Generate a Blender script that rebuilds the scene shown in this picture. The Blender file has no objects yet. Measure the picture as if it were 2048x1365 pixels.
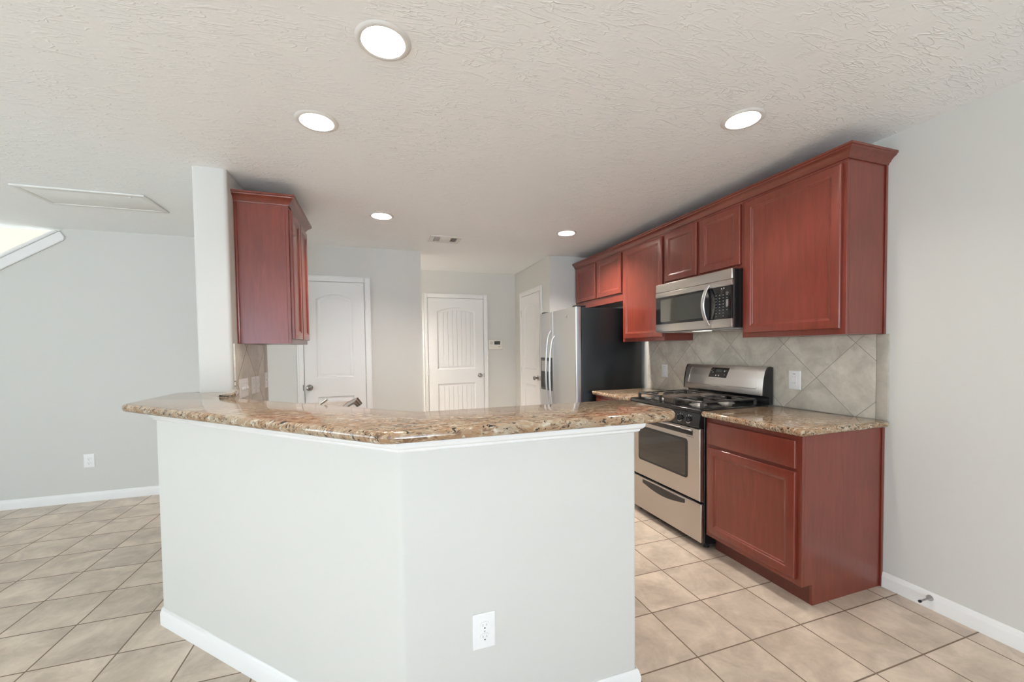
import bpy, bmesh, math, random
from mathutils import Vector, Matrix
random.seed(7)
R=math.radians; PI=math.pi
sc=bpy.context.scene
C=sc.collection

# ------------------------------------------------------------------ camera
CAM=(-2.5809,-1.4129,1.3171)
cam_d=bpy.data.cameras.new('camera'); cam=bpy.data.objects.new('camera',cam_d); C.objects.link(cam)
yaw,pitch,roll=0.3210,-0.0299,-0.0125
f_=Vector((math.sin(yaw)*math.cos(pitch),math.cos(yaw)*math.cos(pitch),math.sin(pitch)))
r0=Vector((math.cos(yaw),-math.sin(yaw),0)); u0=r0.cross(f_)
r_=r0*math.cos(roll)+u0*math.sin(roll); u_=-r0*math.sin(roll)+u0*math.cos(roll)
m=Matrix((r_,u_,-f_)).transposed().to_4x4(); m.translation=Vector(CAM)
cam.matrix_world=m
cam_d.sensor_fit='HORIZONTAL'; cam_d.sensor_width=36.0
cam_d.lens=802.24*36/2048
cam_d.shift_y=39.9/2048
cam_d.clip_start=0.02
sc.camera=cam

# ------------------------------------------------------------------ view, world, daylight
sc.view_settings.view_transform='Standard'; sc.view_settings.look='None'
sc.view_settings.gamma=1.0; sc.view_settings.use_curve_mapping=False
sc.view_settings.exposure=0.0
sc.cycles.max_bounces=12; sc.cycles.diffuse_bounces=8; sc.cycles.glossy_bounces=5
w=bpy.data.worlds.new('world'); sc.world=w; w.use_nodes=True
bg=w.node_tree.nodes['Background']; bg.inputs[0].default_value=(0.71,0.88,1.0,1); bg.inputs[1].default_value=6.2

def area(name,loc,rot,sx,sy,power,col,spread=PI):
    l=bpy.data.lights.new(name,'AREA'); l.shape='RECTANGLE'; l.size=sx; l.size_y=sy; l.energy=power; l.color=col
    l.spread=spread
    o=bpy.data.objects.new(name,l); C.objects.link(o); o.location=loc; o.rotation_euler=rot; return o
DAY=(0.50,0.64,1.0)
DAYL=(1.0,0.97,0.84)
# openings in the rear wall (x0,x1,z0,z1) and in the left wall (y0,y1,z0,z1)
REAR=[(-6.7,-4.9,0.75,2.12),(-3.7,-1.5,0.05,2.12)]
LEFT=[(-5.4,-3.4,0.55,2.12),(-1.2,0.6,0.55,2.12)]
YR=-7.5; XL=-7.5; ZC=2.414
for i,(a,b,c,d) in enumerate(REAR):
    area('daylight_rear',((a+b)/2,YR-0.12,(c+d)/2),(R(90),0,0),b-a,d-c,37*(b-a)*(d-c)/3,DAY)
for i,(a,b,c,d) in enumerate(LEFT):
    area('daylight_left',(XL-0.12,(a+b)/2,(c+d)/2),(R(90),0,R(-90)),b-a,d-c,24*(b-a)*(d-c)/3,DAYL)
sl=bpy.data.lights.new('bounce_sun','SUN'); sl.energy=54; sl.angle=R(1.0); sl.color=(0.80,0.92,1.0)
so=bpy.data.objects.new('bounce_sun',sl); C.objects.link(so); so.rotation_euler=(R(62),0,0)   # low sun through the rear windows, added so its floor bounce brightens the ceiling
area('stairwell_light',(-6.3,3.75,4.6),(0,0,0),1.6,0.6,75,(1.0,0.96,0.9))

# ------------------------------------------------------------------ materials
def nmat(name):
    m=bpy.data.materials.new(name); m.use_nodes=True
    nt=m.node_tree; return m,nt,nt.nodes['Principled BSDF']
def N(nt,t,**k):
    n=nt.nodes.new(t)
    for a,b in k.items(): setattr(n,a,b)
    return n
def mth(nt,op,a,b=None,c=None):
    n=N(nt,'ShaderNodeMath',operation=op)
    for i,v in enumerate((a,b,c)):
        if v is None: continue
        if isinstance(v,(int,float)): n.inputs[i].default_value=v
        else: nt.links.new(v,n.inputs[i])
    return n.outputs[0]
def mixc(nt,fac,a,b,blend='MIX'):
    n=N(nt,'ShaderNodeMix',data_type='RGBA',blend_type=blend)
    for i,v in ((0,fac),(6,a),(7,b)):
        if isinstance(v,(int,float)): n.inputs[i].default_value=v
        elif isinstance(v,tuple): n.inputs[i].default_value=(*v,1) if len(v)==3 else v
        else: nt.links.new(v,n.inputs[i])
    return n.outputs[2]
def ramp(nt,fac,stops):
    n=N(nt,'ShaderNodeValToRGB'); cr=n.color_ramp
    while len(cr.elements)<len(stops): cr.elements.new(0.5)
    for e,(p,c) in zip(cr.elements,stops):
        e.position=p; e.color=(c,c,c,1) if isinstance(c,(int,float)) else (*c,1)
    nt.links.new(fac,n.inputs[0]); return n.outputs[0]
def pos(nt): return N(nt,'ShaderNodeNewGeometry').outputs['Position']
def noise(nt,vec,scale,detail=3,rough=0.5,dist=0.0):
    n=N(nt,'ShaderNodeTexNoise'); n.inputs['Scale'].default_value=scale; n.inputs['Detail'].default_value=detail
    n.inputs['Roughness'].default_value=rough; n.inputs['Distortion'].default_value=dist
    if vec is not None: nt.links.new(vec,n.inputs['Vector'])
    return n.outputs['Fac']
def vscale(nt,vec,s):
    n=N(nt,'ShaderNodeVectorMath',operation='MULTIPLY'); nt.links.new(vec,n.inputs[0]); n.inputs[1].default_value=s; return n.outputs[0]
def bump(nt,b,h,strength,dist=0.01,normal=None):
    n=N(nt,'ShaderNodeBump'); n.inputs['Strength'].default_value=strength; n.inputs['Distance'].default_value=dist
    nt.links.new(h,n.inputs['Height'])
    if normal is not None: nt.links.new(normal,n.inputs['Normal'])
    if b is not None: nt.links.new(n.outputs[0],b.inputs['Normal'])
    return n.outputs[0]
def simple(name,col,rough=0.5,metal=0.0,coat=0.0,spec=0.5):
    m,nt,b=nmat(name); b.inputs['Roughness'].default_value=rough
    b.inputs['Metallic'].default_value=metal; b.inputs['Coat Weight'].default_value=coat
    b.inputs['Specular IOR Level'].default_value=spec
    n=noise(nt,pos(nt),35,2)
    c=mixc(nt,n,tuple(x*0.96 for x in col),tuple(min(1,x*1.04) for x in col)); nt.links.new(c,b.inputs['Base Color'])
    return m
def emis(name,col,s):
    m,nt,b=nmat(name); b.inputs['Base Color'].default_value=(*col,1)
    b.inputs['Emission Color'].default_value=(*col,1); b.inputs['Emission Strength'].default_value=s; return m

def paint(name,col,rough=0.6,bs=0.12,scale=220):
    m,nt,b=nmat(name); p=pos(nt)
    b.inputs['Roughness'].default_value=rough; b.inputs['Specular IOR Level'].default_value=0.3
    n=noise(nt,p,1.3,3); c=mixc(nt,n,tuple(x*0.985 for x in col),col); nt.links.new(c,b.inputs['Base Color'])
    bump(nt,b,noise(nt,p,scale,2),bs,0.001); return m
def ceiling_mat():
    m,nt,b=nmat('textured ceiling paint'); p=pos(nt)
    b.inputs['Roughness'].default_value=0.45; b.inputs['Specular IOR Level'].default_value=0.35
    b.inputs['Base Color'].default_value=(0.875,0.89,0.895,1)
    # crow's foot texture: broken thin ridges running in changing directions
    hs=[]
    for k,(ang,sx,sy) in enumerate([(15,5.5,26),(70,7,28),(125,5.5,26),(165,6,30)]):
        mp=N(nt,'ShaderNodeMapping'); nt.links.new(p,mp.inputs[0]); mp.inputs['Rotation'].default_value=(0,0,R(ang)); mp.inputs['Scale'].default_value=(sx,sy,1); mp.inputs['Location'].default_value=(k*13.1,k*7.7,0)
        n1=noise(nt,mp.outputs[0],1.0,1.5,0.5,1.1)
        rid=mth(nt,'ABSOLUTE',mth(nt,'SUBTRACT',n1,0.5))
        rid=ramp(nt,rid,[(0.0,1.0),(0.030,0.0)])
        ms=noise(nt,vscale(nt,p,(1,1,1)),5.5+k*0.9,2)
        mp2=N(nt,'ShaderNodeMapping'); nt.links.new(p,mp2.inputs[0]); mp2.inputs['Location'].default_value=(k*3.3,k*9.1,0)
        ms=noise(nt,mp2.outputs[0],7.0,2)
        msk=ramp(nt,ms,[(0.50,0.0),(0.60,1.0)])
        hs.append(mth(nt,'MULTIPLY',rid,msk))
    h=mth(nt,'MAXIMUM',mth(nt,'MAXIMUM',hs[0],hs[1]),mth(nt,'MAXIMUM',hs[2],hs[3]))
    big=ramp(nt,noise(nt,p,0.9,2),[(0.35,0.35),(0.6,1.0)])
    h=mth(nt,'MULTIPLY',h,big)
    h=mth(nt,'ADD',h,mth(nt,'MULTIPLY',noise(nt,p,28,3),0.35))
    bump(nt,b,h,0.34,0.007); return m
def tile_mat(name,sep,pitch,ca,cb,grout,mort=0.0028,rough=0.32):
    """sep(nt,p) -> (a,b) sockets: coordinates along the two tile directions"""
    m,nt,b=nmat(name); p=pos(nt)
    a,c=sep(nt,p)
    cmb=N(nt,'ShaderNodeCombineXYZ'); nt.links.new(a,cmb.inputs[0]); nt.links.new(c,cmb.inputs[1])
    br=N(nt,'ShaderNodeTexBrick'); br.offset=0.0; br.squash=1.0
    nt.links.new(cmb.outputs[0],br.inputs['Vector'])
    br.inputs['Scale'].default_value=1; br.inputs['Brick Width'].default_value=pitch; br.inputs['Row Height'].default_value=pitch
    br.inputs['Mortar Size'].default_value=mort; br.inputs['Mortar Smooth'].default_value=0.25
    br.inputs['Color1'].default_value=(0,0,0,1); br.inputs['Color2'].default_value=(1,1,1,1); br.inputs['Mortar'].default_value=(0.5,0.5,0.5,1); br.inputs['Bias'].default_value=0
    fac=br.outputs['Fac']
    # each tile gets its own piece of clouding
    ad=N(nt,'ShaderNodeVectorMath',operation='ADD'); nt.links.new(p,ad.inputs[0])
    sc2=N(nt,'ShaderNodeVectorMath',operation='MULTIPLY'); nt.links.new(br.outputs['Color'],sc2.inputs[0]); sc2.inputs[1].default_value=(7,11,5)
    nt.links.new(sc2.outputs[0],ad.inputs[1])
    n1=noise(nt,ad.outputs[0],6,6,0.62,0.6); n2=noise(nt,ad.outputs[0],45,3,0.6)
    t=mth(nt,'ADD',mth(nt,'MULTIPLY',n1,0.85),mth(nt,'MULTIPLY',n2,0.15))
    t=ramp(nt,t,[(0.36,0.0),(0.64,1.0)])
    col=mixc(nt,t,ca,cb)
    dk=ramp(nt,noise(nt,ad.outputs[0],2.6,4,0.6),[(0.30,0.86),(0.6,1.03)])
    col=mixc(nt,1.0,col,dk,'MULTIPLY')
    tv=ramp(nt,br.outputs['Color'],[(0.0,0.94),(1.0,1.03)])
    col=mixc(nt,1.0,col,tv,'MULTIPLY')
    col=mixc(nt,fac,col,grout)
    nt.links.new(col,b.inputs['Base Color'])
    ro=mth(nt,'ADD',mth(nt,'MULTIPLY',fac,0.5),rough); nt.links.new(ro,b.inputs['Roughness'])
    h=mth(nt,'SUBTRACT',mth(nt,'MULTIPLY',n1,0.25),fac)
    bump(nt,b,h,0.35,0.002)
    return m
def sep_floor(nt,p):
    s=N(nt,'ShaderNodeSeparateXYZ'); nt.links.new(p,s.inputs[0])
    left=mth(nt,'LESS_THAN',s.outputs[0],-2.6)
    x=mth(nt,'ADD',mth(nt,'ADD',s.outputs[0],1.021+30.2),mth(nt,'MULTIPLY',left,-0.039))
    y=mth(nt,'SUBTRACT',mth(nt,'ADD',s.outputs[1],-0.223+30.2),mth(nt,'MULTIPLY',left,0.250))
    return x,y
def sep_diag(y0,z0):
    def f(nt,p):
        s=N(nt,'ShaderNodeSeparateXYZ'); nt.links.new(p,s.inputs[0])
        u=mth(nt,'SUBTRACT',s.outputs[1],y0); v=mth(nt,'SUBTRACT',s.outputs[2],z0)
        a=mth(nt,'ADD',mth(nt,'MULTIPLY',mth(nt,'ADD',u,v),0.70711),30.15)
        b=mth(nt,'ADD',mth(nt,'MULTIPLY',mth(nt,'SUBTRACT',v,u),0.70711),30.15)
        return a,b
    return f
def granite_mat():
    m,nt,b=nmat('cream and tan granite'); p=pos(nt)
    st=N(nt,'ShaderNodeMapping'); nt.links.new(p,st.inputs[0]); st.inputs['Rotation'].default_value=(0,0,R(25)); st.inputs['Scale'].default_value=(0.55,1.35,1.0)
    v=st.outputs[0]
    n1=noise(nt,v,34,5,0.62,1.2); n2=noise(nt,v,52,4,0.6,1.0); n3=noise(nt,v,70,3,0.6,0.9); n4=noise(nt,v,10,3,0.5,0.5)
    c=mixc(nt,ramp(nt,n1,[(0.38,0.0),(0.50,1.0)]),(0.45,0.36,0.25),(0.32,0.195,0.110))
    c=mixc(nt,ramp(nt,n4,[(0.45,0.0),(0.62,0.5)]),c,(0.40,0.36,0.28))
    c=mixc(nt,ramp(nt,noise(nt,v,38,3,0.6,0.4),[(0.58,0.0),(0.66,0.85)]),c,(0.58,0.53,0.43))
    c=mixc(nt,ramp(nt,n2,[(0.55,0.0),(0.62,0.9)]),c,(0.165,0.09,0.05))
    c=mixc(nt,ramp(nt,n3,[(0.59,0.0),(0.62,1.0)]),c,(0.030,0.026,0.022))
    nt.links.new(c,b.inputs['Base Color']); b.inputs['Roughness'].default_value=0.07
    b.inputs['Specular IOR Level'].default_value=0.6
    return m
def wood_mat(name,c1,c2,rough=0.30,vertical=True):
    m,nt,b=nmat(name); p=pos(nt)
    mp=N(nt,'ShaderNodeMapping'); nt.links.new(p,mp.inputs[0]); mp.inputs['Scale'].default_value=(14,14,1.2) if vertical else (14,1.2,14)
    g=noise(nt,mp.outputs[0],3.0,6,0.65,0.9); f2=noise(nt,mp.outputs[0],18,3,0.6)
    big=noise(nt,p,2.2,2)
    t=mth(nt,'ADD',mth(nt,'ADD',mth(nt,'MULTIPLY',g,0.5),mth(nt,'MULTIPLY',f2,0.12)),mth(nt,'MULTIPLY',big,0.38))
    t=ramp(nt,t,[(0.34,0.0),(0.62,1.0)])
    nt.links.new(mixc(nt,t,c1,c2),b.inputs['Base Color'])
    b.inputs['Roughness'].default_value=rough; b.inputs['Specular IOR Level'].default_value=0.5; b.inputs['Coat Weight'].default_value=0.35; b.inputs['Coat Roughness'].default_value=0.20
    bump(nt,b,f2,0.05,0.001); return m
def steel_mat(name,col,rough=0.3,axis=(1,90,90)):
    m,nt,b=nmat(name); p=pos(nt)
    mp=N(nt,'ShaderNodeMapping'); nt.links.new(p,mp.inputs[0]); mp.inputs['Scale'].default_value=axis
    n=noise(nt,mp.outputs[0],6,3,0.6)
    nt.links.new(mixc(nt,n,tuple(x*0.93 for x in col),col),b.inputs['Base Color'])
    b.inputs['Metallic'].default_value=1.0
    nt.links.new(mth(nt,'ADD',mth(nt,'MULTIPLY',n,0.10),rough-0.05),b.inputs['Roughness']); return m
def bead_mat(name,col,x0,pitch):
    m,nt,b=nmat(name); p=pos(nt); s=N(nt,'ShaderNodeSeparateXYZ'); nt.links.new(p,s.inputs[0])
    fr=mth(nt,'FRACT',mth(nt,'DIVIDE',mth(nt,'ADD',s.outputs[0],10-x0),pitch))
    d=mth(nt,'ABSOLUTE',mth(nt,'SUBTRACT',fr,0.5))
    h=ramp(nt,d,[(0.0,0.0),(0.07,1.0)])
    b.inputs['Base Color'].default_value=(*col,1); b.inputs['Roughness'].default_value=0.4
    bump(nt,b,h,1.0,0.004); return m

WALLC=(0.625,0.62,0.59)
M=dict(
 wall=paint('off white wall paint',WALLC),
 ceil=ceiling_mat(),
 trim=paint('white trim paint',(0.80,0.80,0.79),0.35,0.03),
 door=paint('white door paint',(0.78,0.78,0.775),0.38,0.03),
 bead=bead_mat('white beadboard door panel',(0.78,0.78,0.775),0.0,0.0635),
 floor=tile_mat('beige ceramic floor tile',sep_floor,0.302,(0.70,0.59,0.48),(0.46,0.38,0.305),(0.19,0.135,0.095),mort=0.0036,rough=0.30),
 bsr=tile_mat('grey beige diagonal wall tile',sep_diag(0.347,1.115),0.3015,(0.70,0.65,0.56),(0.46,0.425,0.365),(0.33,0.30,0.255),0.0020,0.35),
 bsl=tile_mat('grey beige diagonal wall tile at sink',sep_diag(1.893,1.125),0.3015,(0.70,0.65,0.56),(0.46,0.425,0.365),(0.20,0.17,0.14),0.0028,0.35),
 tedge=tile_mat('grey beige border tile',lambda nt,p:(lambda s:(nt.links.new(p,s.inputs[0]),(mth(nt,'ADD',s.outputs[1],30.30),mth(nt,'ADD',s.outputs[2],29.15)))[1])(N(nt,'ShaderNodeSeparateXYZ')),0.6,(0.56,0.515,0.44),(0.42,0.385,0.325),(0.33,0.30,0.255),0.0020,0.35),
 granite=granite_mat(),
 wood=wood_mat('dark cherry stained wood',(0.135,0.023,0.0135),(0.215,0.040,0.024)),
 woodh=wood_mat('dark cherry stained moulding',(0.105,0.020,0.012),(0.195,0.040,0.024),vertical=False),
 woodd=simple('dark cabinet underside',(0.06,0.018,0.012),0.5),
 kick=wood_mat('cherry toe kick',(0.090,0.022,0.014),(0.13,0.030,0.019),0.4),
 steel=steel_mat('brushed stainless steel',(0.62,0.58,0.54),0.30),
 steelg=steel_mat('satin stainless steel',(0.80,0.76,0.72),0.46),
 steelv=steel_mat('vertically brushed stainless steel',(0.66,0.665,0.67),0.36,(90,90,1)),
 chrome=simple('polished chrome',(0.72,0.71,0.69),0.10,1.0),
 nickel=simple('brushed nickel',(0.42,0.40,0.38),0.22,1.0),
 black=simple('black enamel',(0.012,0.012,0.013),0.16),
 blackside=simple('black textured steel',(0.010,0.013,0.015),0.28),
 blackp=simple('black plastic',(0.016,0.016,0.017),0.34),
 glass=simple('dark oven glass',(0.030,0.027,0.022),0.06,0,0,0.8),
 glass2=simple('dark microwave glass',(0.045,0.045,0.038),0.07,0,0,0.8),
 iron=simple('cast iron grate',(0.045,0.040,0.036),0.42),
 griddle=simple('grey brown griddle plate',(0.16,0.13,0.11),0.35,0.6),
 alu=simple('aluminium burner',(0.62,0.60,0.58),0.28,1.0),
 white=simple('white plastic',(0.82,0.82,0.82),0.30),
 ivory=simple('ivory plastic',(0.70,0.67,0.60),0.4),
 grey=simple('grey plastic',(0.35,0.35,0.34),0.4),
 lcd=simple('dark display',(0.05,0.06,0.055),0.2),
 mark=simple('white printed marks',(0.75,0.75,0.73),0.4),
 dim=simple('grey printed marks',(0.22,0.22,0.21),0.4),
 rub=simple('dark slots',(0.03,0.03,0.03),0.6),
 baffle=simple('white ribbed can baffle',(0.70,0.69,0.67),0.4),
 lens=emis('lit lamp lens',(1.0,0.95,0.90),9.0),
 vent=paint('white vent enamel',(0.74,0.735,0.71),0.35,0.02),
 panelc=paint('painted ceiling panel',(0.82,0.83,0.82),0.5,0.05),
 mlens=emis('range hood lamp',(1.0,0.93,0.82),1.2),
)

# ------------------------------------------------------------------ mesh helpers
def BM(): return bmesh.new()
def box(bm,x0,x1,y0,y1,z0,z1,bev=0.0,seg=2):
    x0,x1=min(x0,x1),max(x0,x1); y0,y1=min(y0,y1),max(y0,y1); z0,z1=min(z0,z1),max(z0,z1)
    r=bmesh.ops.create_cube(bm,size=1.0)
    vs=r['verts']
    for v in vs: v.co=Vector((x0+(v.co.x+.5)*(x1-x0),y0+(v.co.y+.5)*(y1-y0),z0+(v.co.z+.5)*(z1-z0)))
    if bev>0:
        es=list({e for v in vs for e in v.link_edges})
        bmesh.ops.bevel(bm,geom=es,offset=min(bev,0.45*min(x1-x0,y1-y0,z1-z0)),segments=seg,profile=0.5,affect='EDGES')
    return bm
def prism(bm,pts,z0,z1,axis='z'):
    """extrude a 2D polygon; axis z: pts=(x,y); axis y: pts=(x,z) from y=z0..z1; axis x: pts=(y,z)"""
    def mk(p,t): return {'z':(p[0],p[1],t),'y':(p[0],t,p[1]),'x':(t,p[0],p[1])}[axis]
    a=[bm.verts.new(mk(p,z0)) for p in pts]; b=[bm.verts.new(mk(p,z1)) for p in pts]
    n=len(pts); fs=[bm.faces.new(a),bm.faces.new(b[::-1])]
    for i in range(n): fs.append(bm.faces.new((a[i],b[i],b[(i+1)%n],a[(i+1)%n])))
    bmesh.ops.recalc_face_normals(bm,faces=fs); return bm
def cyl(bm,c,r,h,axis='z',seg=24,r2=None,bev=0.0):
    rot={'z':Matrix(),'x':Matrix.Rotation(R(90),4,'Y'),'y':Matrix.Rotation(R(-90),4,'X')}[axis]
    g=bmesh.ops.create_cone(bm,cap_ends=True,segments=seg,radius1=r,radius2=r if r2 is None else r2,depth=h,matrix=Matrix.Translation(c)@rot)
    if bev>0:
        es=[e for e in {e for v in g['verts'] for e in v.link_edges} if len(e.link_faces)==2 and any(len(f.verts)>4 for f in e.link_faces)]
        bmesh.ops.bevel(bm,geom=es,offset=bev,segments=2,profile=0.5,affect='EDGES')
    return bm
def tube(bm,pts,rad,seg=10,flat=1.0,up=None):
    """swept tube; rad number or list; flat squashes along 'up' """
    pts=[Vector(p) for p in pts]; n=len(pts); rings=[]
    prev=None
    for i,p in enumerate(pts):
        t=(pts[min(i+1,n-1)]-pts[max(i-1,0)]).normalized()
        ref=Vector(up) if up else (prev if prev is not None else (Vector((0,0,1)) if abs(t.z)<0.9 else Vector((1,0,0))))
        a=(ref-t*ref.dot(t)).normalized(); b=t.cross(a); prev=a
        r=rad[i] if isinstance(rad,(list,tuple)) else rad
        rings.append([bm.verts.new(p+a*(math.cos(2*PI*k/seg)*r*flat)+b*(math.sin(2*PI*k/seg)*r)) for k in range(seg)])
    fs=[]
    for i in range(n-1):
        for k in range(seg): fs.append(bm.faces.new((rings[i][k],rings[i][(k+1)%seg],rings[i+1][(k+1)%seg],rings[i+1][k])))
    fs.append(bm.faces.new(rings[0][::-1])); fs.append(bm.faces.new(rings[-1]))
    bmesh.ops.recalc_face_normals(bm,faces=fs); return bm
def lathe(bm,prof,c,axis='z',seg=32,caps=True):
    c=Vector(c); rings=[]
    for (r,h) in prof:
        ring=[]
        for k in range(seg):
            a=2*PI*k/seg; x,y=math.cos(a)*r,math.sin(a)*r
            v={'z':(x,y,h),'y':(x,h,y),'x':(h,x,y)}[axis]
            ring.append(bm.verts.new(c+Vector(v)))
        rings.append(ring)
    fs=[]
    for i in range(len(rings)-1):
        for k in range(seg): fs.append(bm.faces.new((rings[i][k],rings[i][(k+1)%seg],rings[i+1][(k+1)%seg],rings[i+1][k])))
    if caps and prof[0][0]>1e-5: fs.append(bm.faces.new(rings[0]))
    if caps and prof[-1][0]>1e-5: fs.append(bm.faces.new(rings[-1]))
    bmesh.ops.remove_doubles(bm,verts=[v for r in rings for v in r],dist=1e-6)
    bmesh.ops.recalc_face_normals(bm,faces=[f for f in bm.faces]); return bm
def rounded(pts,rad,n=6):
    """round the corners of a polygon; rad: number or list per vertex"""
    out=[]; N_=len(pts)
    for i,p in enumerate(pts):
        r=rad[i] if isinstance(rad,(list,tuple)) else rad
        p=Vector(p); a=(Vector(pts[i-1])-p); b=(Vector(pts[(i+1)%N_])-p)
        if r<=0: out.append(p); continue
        la,lb=a.length,b.length; a.normalize(); b.normalize()
        ang=a.angle(b); d=min(r/math.tan(ang/2),0.48*la,0.48*lb); rr=d*math.tan(ang/2)
        cen=p+(a+b).normalized()*(rr/math.sin(ang/2))
        s=p+a*d-cen; e=p+b*d-cen; tot=s.angle(e)
        sg=1 if s.x*e.y-s.y*e.x>0 else -1
        for k in range(n+1):
            t=sg*tot*k/n; out.append(cen+Vector((s.x*math.cos(t)-s.y*math.sin(t),s.x*math.sin(t)+s.y*math.cos(t))))
    return out
def area2(p): return sum(p[i-1].x*p[i].y-p[i].x*p[i-1].y for i in range(len(p)))/2
def offset(pts,d):
    """inset a CCW polygon by d"""
    n=len(pts); out=[]
    for i in range(n):
        p0,p1,p2=pts[i-1],pts[i],pts[(i+1)%n]
        e1=(p1-p0).normalized(); e2=(p2-p1).normalized()
        n1=Vector((-e1.y,e1.x)); n2=Vector((-e2.y,e2.x)); b=(n1+n2)
        if b.length<1e-6: out.append(p1+n1*d); continue
        b.normalize(); out.append(p1+b*(d/max(0.3,b.dot(n1))))
    return out
def slab(bm,poly,z0,z1,r=None,steps=8):
    """full bullnose slab"""
    poly=[Vector(p) for p in poly]
    if area2(poly)<0: poly=poly[::-1]
    r=(z1-z0)/2 if r is None else r; mid=(z0+z1)/2; rings=[]
    for k in range(steps+1):
        th=-PI/2+PI*k/steps
        o=offset(poly,r*(1-math.cos(th))*0.9)
        rings.append([bm.verts.new((q.x,q.y,mid+(z1-z0)/2*math.sin(th))) for q in o])
    fs=[]
    for i in range(steps):
        for k in range(len(poly)): fs.append(bm.faces.new((rings[i][k],rings[i][(k+1)%len(poly)],rings[i+1][(k+1)%len(poly)],rings[i+1][k])))
    fs.append(bm.faces.new(rings[0][::-1])); fs.append(bm.faces.new(rings[-1]))
    bmesh.ops.recalc_face_normals(bm,faces=fs); return bm
def nested(bm,frame,w,h,prof,loop=None):
    """stepped panel: frame(u,v,n)->world. prof=[(inset,depth)...] outermost first, last loop is filled"""
    base=[Vector(p) for p in (loop or [(0,0),(w,0),(w,h),(0,h)])]
    if area2(base)<0: base=base[::-1]
    rings=[]
    for ins,dep in prof:
        o=offset(base,ins) if ins else base
        rings.append([bm.verts.new(frame(q.x,q.y,dep)) for q in o])
    fs=[]; n=len(base)
    for i in range(len(rings)-1):
        for k in range(n): fs.append(bm.faces.new((rings[i][k],rings[i][(k+1)%n],rings[i+1][(k+1)%n],rings[i+1][k])))
    fs.append(bm.faces.new(rings[-1])); 
    return fs
def wplace(o,parent):
    o.parent=parent
def mkobj(name,bm,mat,parent=None,smooth=None,origin=None):
    me=bpy.data.meshes.new(name)
    org=Vector(origin) if origin is not None else Vector((0,0,0))
    pw=Vector(parent['_w']) if parent is not None and '_w' in parent.keys() else Vector((0,0,0))
    if parent is not None and origin is None: org=pw
    bmesh.ops.translate(bm,verts=bm.verts,vec=-org)
    bm.to_mesh(me); bm.free()
    if smooth is not None:
        for p in me.polygons: p.use_smooth=True
        me.set_sharp_from_angle(angle=R(smooth))
    me.materials.append(mat)
    o=bpy.data.objects.new(name,me); C.objects.link(o)
    o['_w']=list(org)
    if parent is not None: o.parent=parent; o.location=org-pw
    else: o.location=org
    return o
def thing(name,label,cat,loc,group=None):
    o=bpy.data.objects.new(name,None); C.objects.link(o); o.empty_display_size=0.05
    o.location=loc; o['_w']=list(loc); o['label']=label; o['category']=cat
    if group: o['group']=group
    return o
def tag(o,label,cat,group=None):
    o['label']=label; o['category']=cat
    if group: o['group']=group
    return o
def struct(name,bm,mat,smooth=None,parent=None):
    o=mkobj(name,bm,mat,parent,smooth)
    if parent is None: o['kind']='structure'
    return o
def part(name,bm,mat,parent,smooth=35,label=None):
    o=mkobj(name,bm,mat,parent,smooth)
    if label: o['label']=label
    return o

# ------------------------------------------------------------------ the room shell
YB=3.160; YC=4.211; YE=2.959; XD=-0.650; XPL=-3.600; XPR=-3.423; YP0=1.432; YP1=2.205; XB=-2.115
YK=-0.129; SK=-2.655   # bar wall: straight face, and x+y of the 45 degree face
b=BM(); box(b,XL-0.15,0.15,YR-0.15,4.5,-0.12,0.0); struct('floor',b,M['floor'])
LIGHTS=[(-2.541,0.108),(-2.836,0.722),(-0.886,0.103),(-2.534,2.045),(-0.861,2.069),(-2.95,3.75)]  # last position is an added, unseen lamp in the side hall
LR=0.078
def ceiling():
    b=BM(); out=[(XL,YR),(0,YR),(0,4.35),(-3.8,4.35),(-3.8,YB+0.10),(XL,YB+0.10)]
    es=[]
    def loop(pts):
        vs=[b.verts.new((x,y,ZC)) for x,y in pts]
        for i in range(len(vs)): es.append(b.edges.new((vs[i],vs[(i+1)%len(vs)])))
    loop(out)
    for (x,y) in LIGHTS: loop([(x+math.cos(2*PI*k/32)*LR,y+math.sin(2*PI*k/32)*LR) for k in range(32)])
    bmesh.ops.triangle_fill(b,use_beauty=True,use_dissolve=False,edges=es)
    # keep only what lies inside the outline and outside the cans
    bad=[f for f in b.faces if any((f.calc_center_median().x-x)**2+(f.calc_center_median().y-y)**2<(LR*0.9)**2 for x,y in LIGHTS)]
    bmesh.ops.delete(b,geom=bad,context='FACES')
    r=bmesh.ops.extrude_face_region(b,geom=list(b.faces))
    bmesh.ops.translate(b,verts=[v for v in r['geom'] if isinstance(v,bmesh.types.BMVert)],vec=(0,0,0.14))
    bmesh.ops.recalc_face_normals(b,faces=b.faces)
    return struct('ceiling',b,M['ceil'])
ceiling()
b=BM(); box(b,0,0.12,YR,4.35,0,ZC); struct('wall_right',b,M['wall'])
def wall_holes(axis,t0,t1,a0,a1,z0,z1,holes):
    b=BM(); cur=a0
    for (h0,h1,c0,c1) in sorted(holes):
        for (p,q,r,s) in ((cur,h0,z0,z1),(h0,h1,z0,c0),(h0,h1,c1,z1)):
            if q-p>1e-4 and s-r>1e-4:
                if axis=='y': box(b,p,q,t0,t1,r,s)
                else: box(b,t0,t1,p,q,r,s)
        cur=h1
    if axis=='y': box(b,cur,a1,t0,t1,z0,z1)
    else: box(b,t0,t1,cur,a1,z0,z1)
    return b
struct('wall_rear',wall_holes('y',YR-0.12,YR,XL,0,0,ZC,REAR),M['wall'])
struct('wall_left',wall_holes('x',XL-0.12,XL,YR,YB,0,ZC,LEFT),M['wall'])
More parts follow.
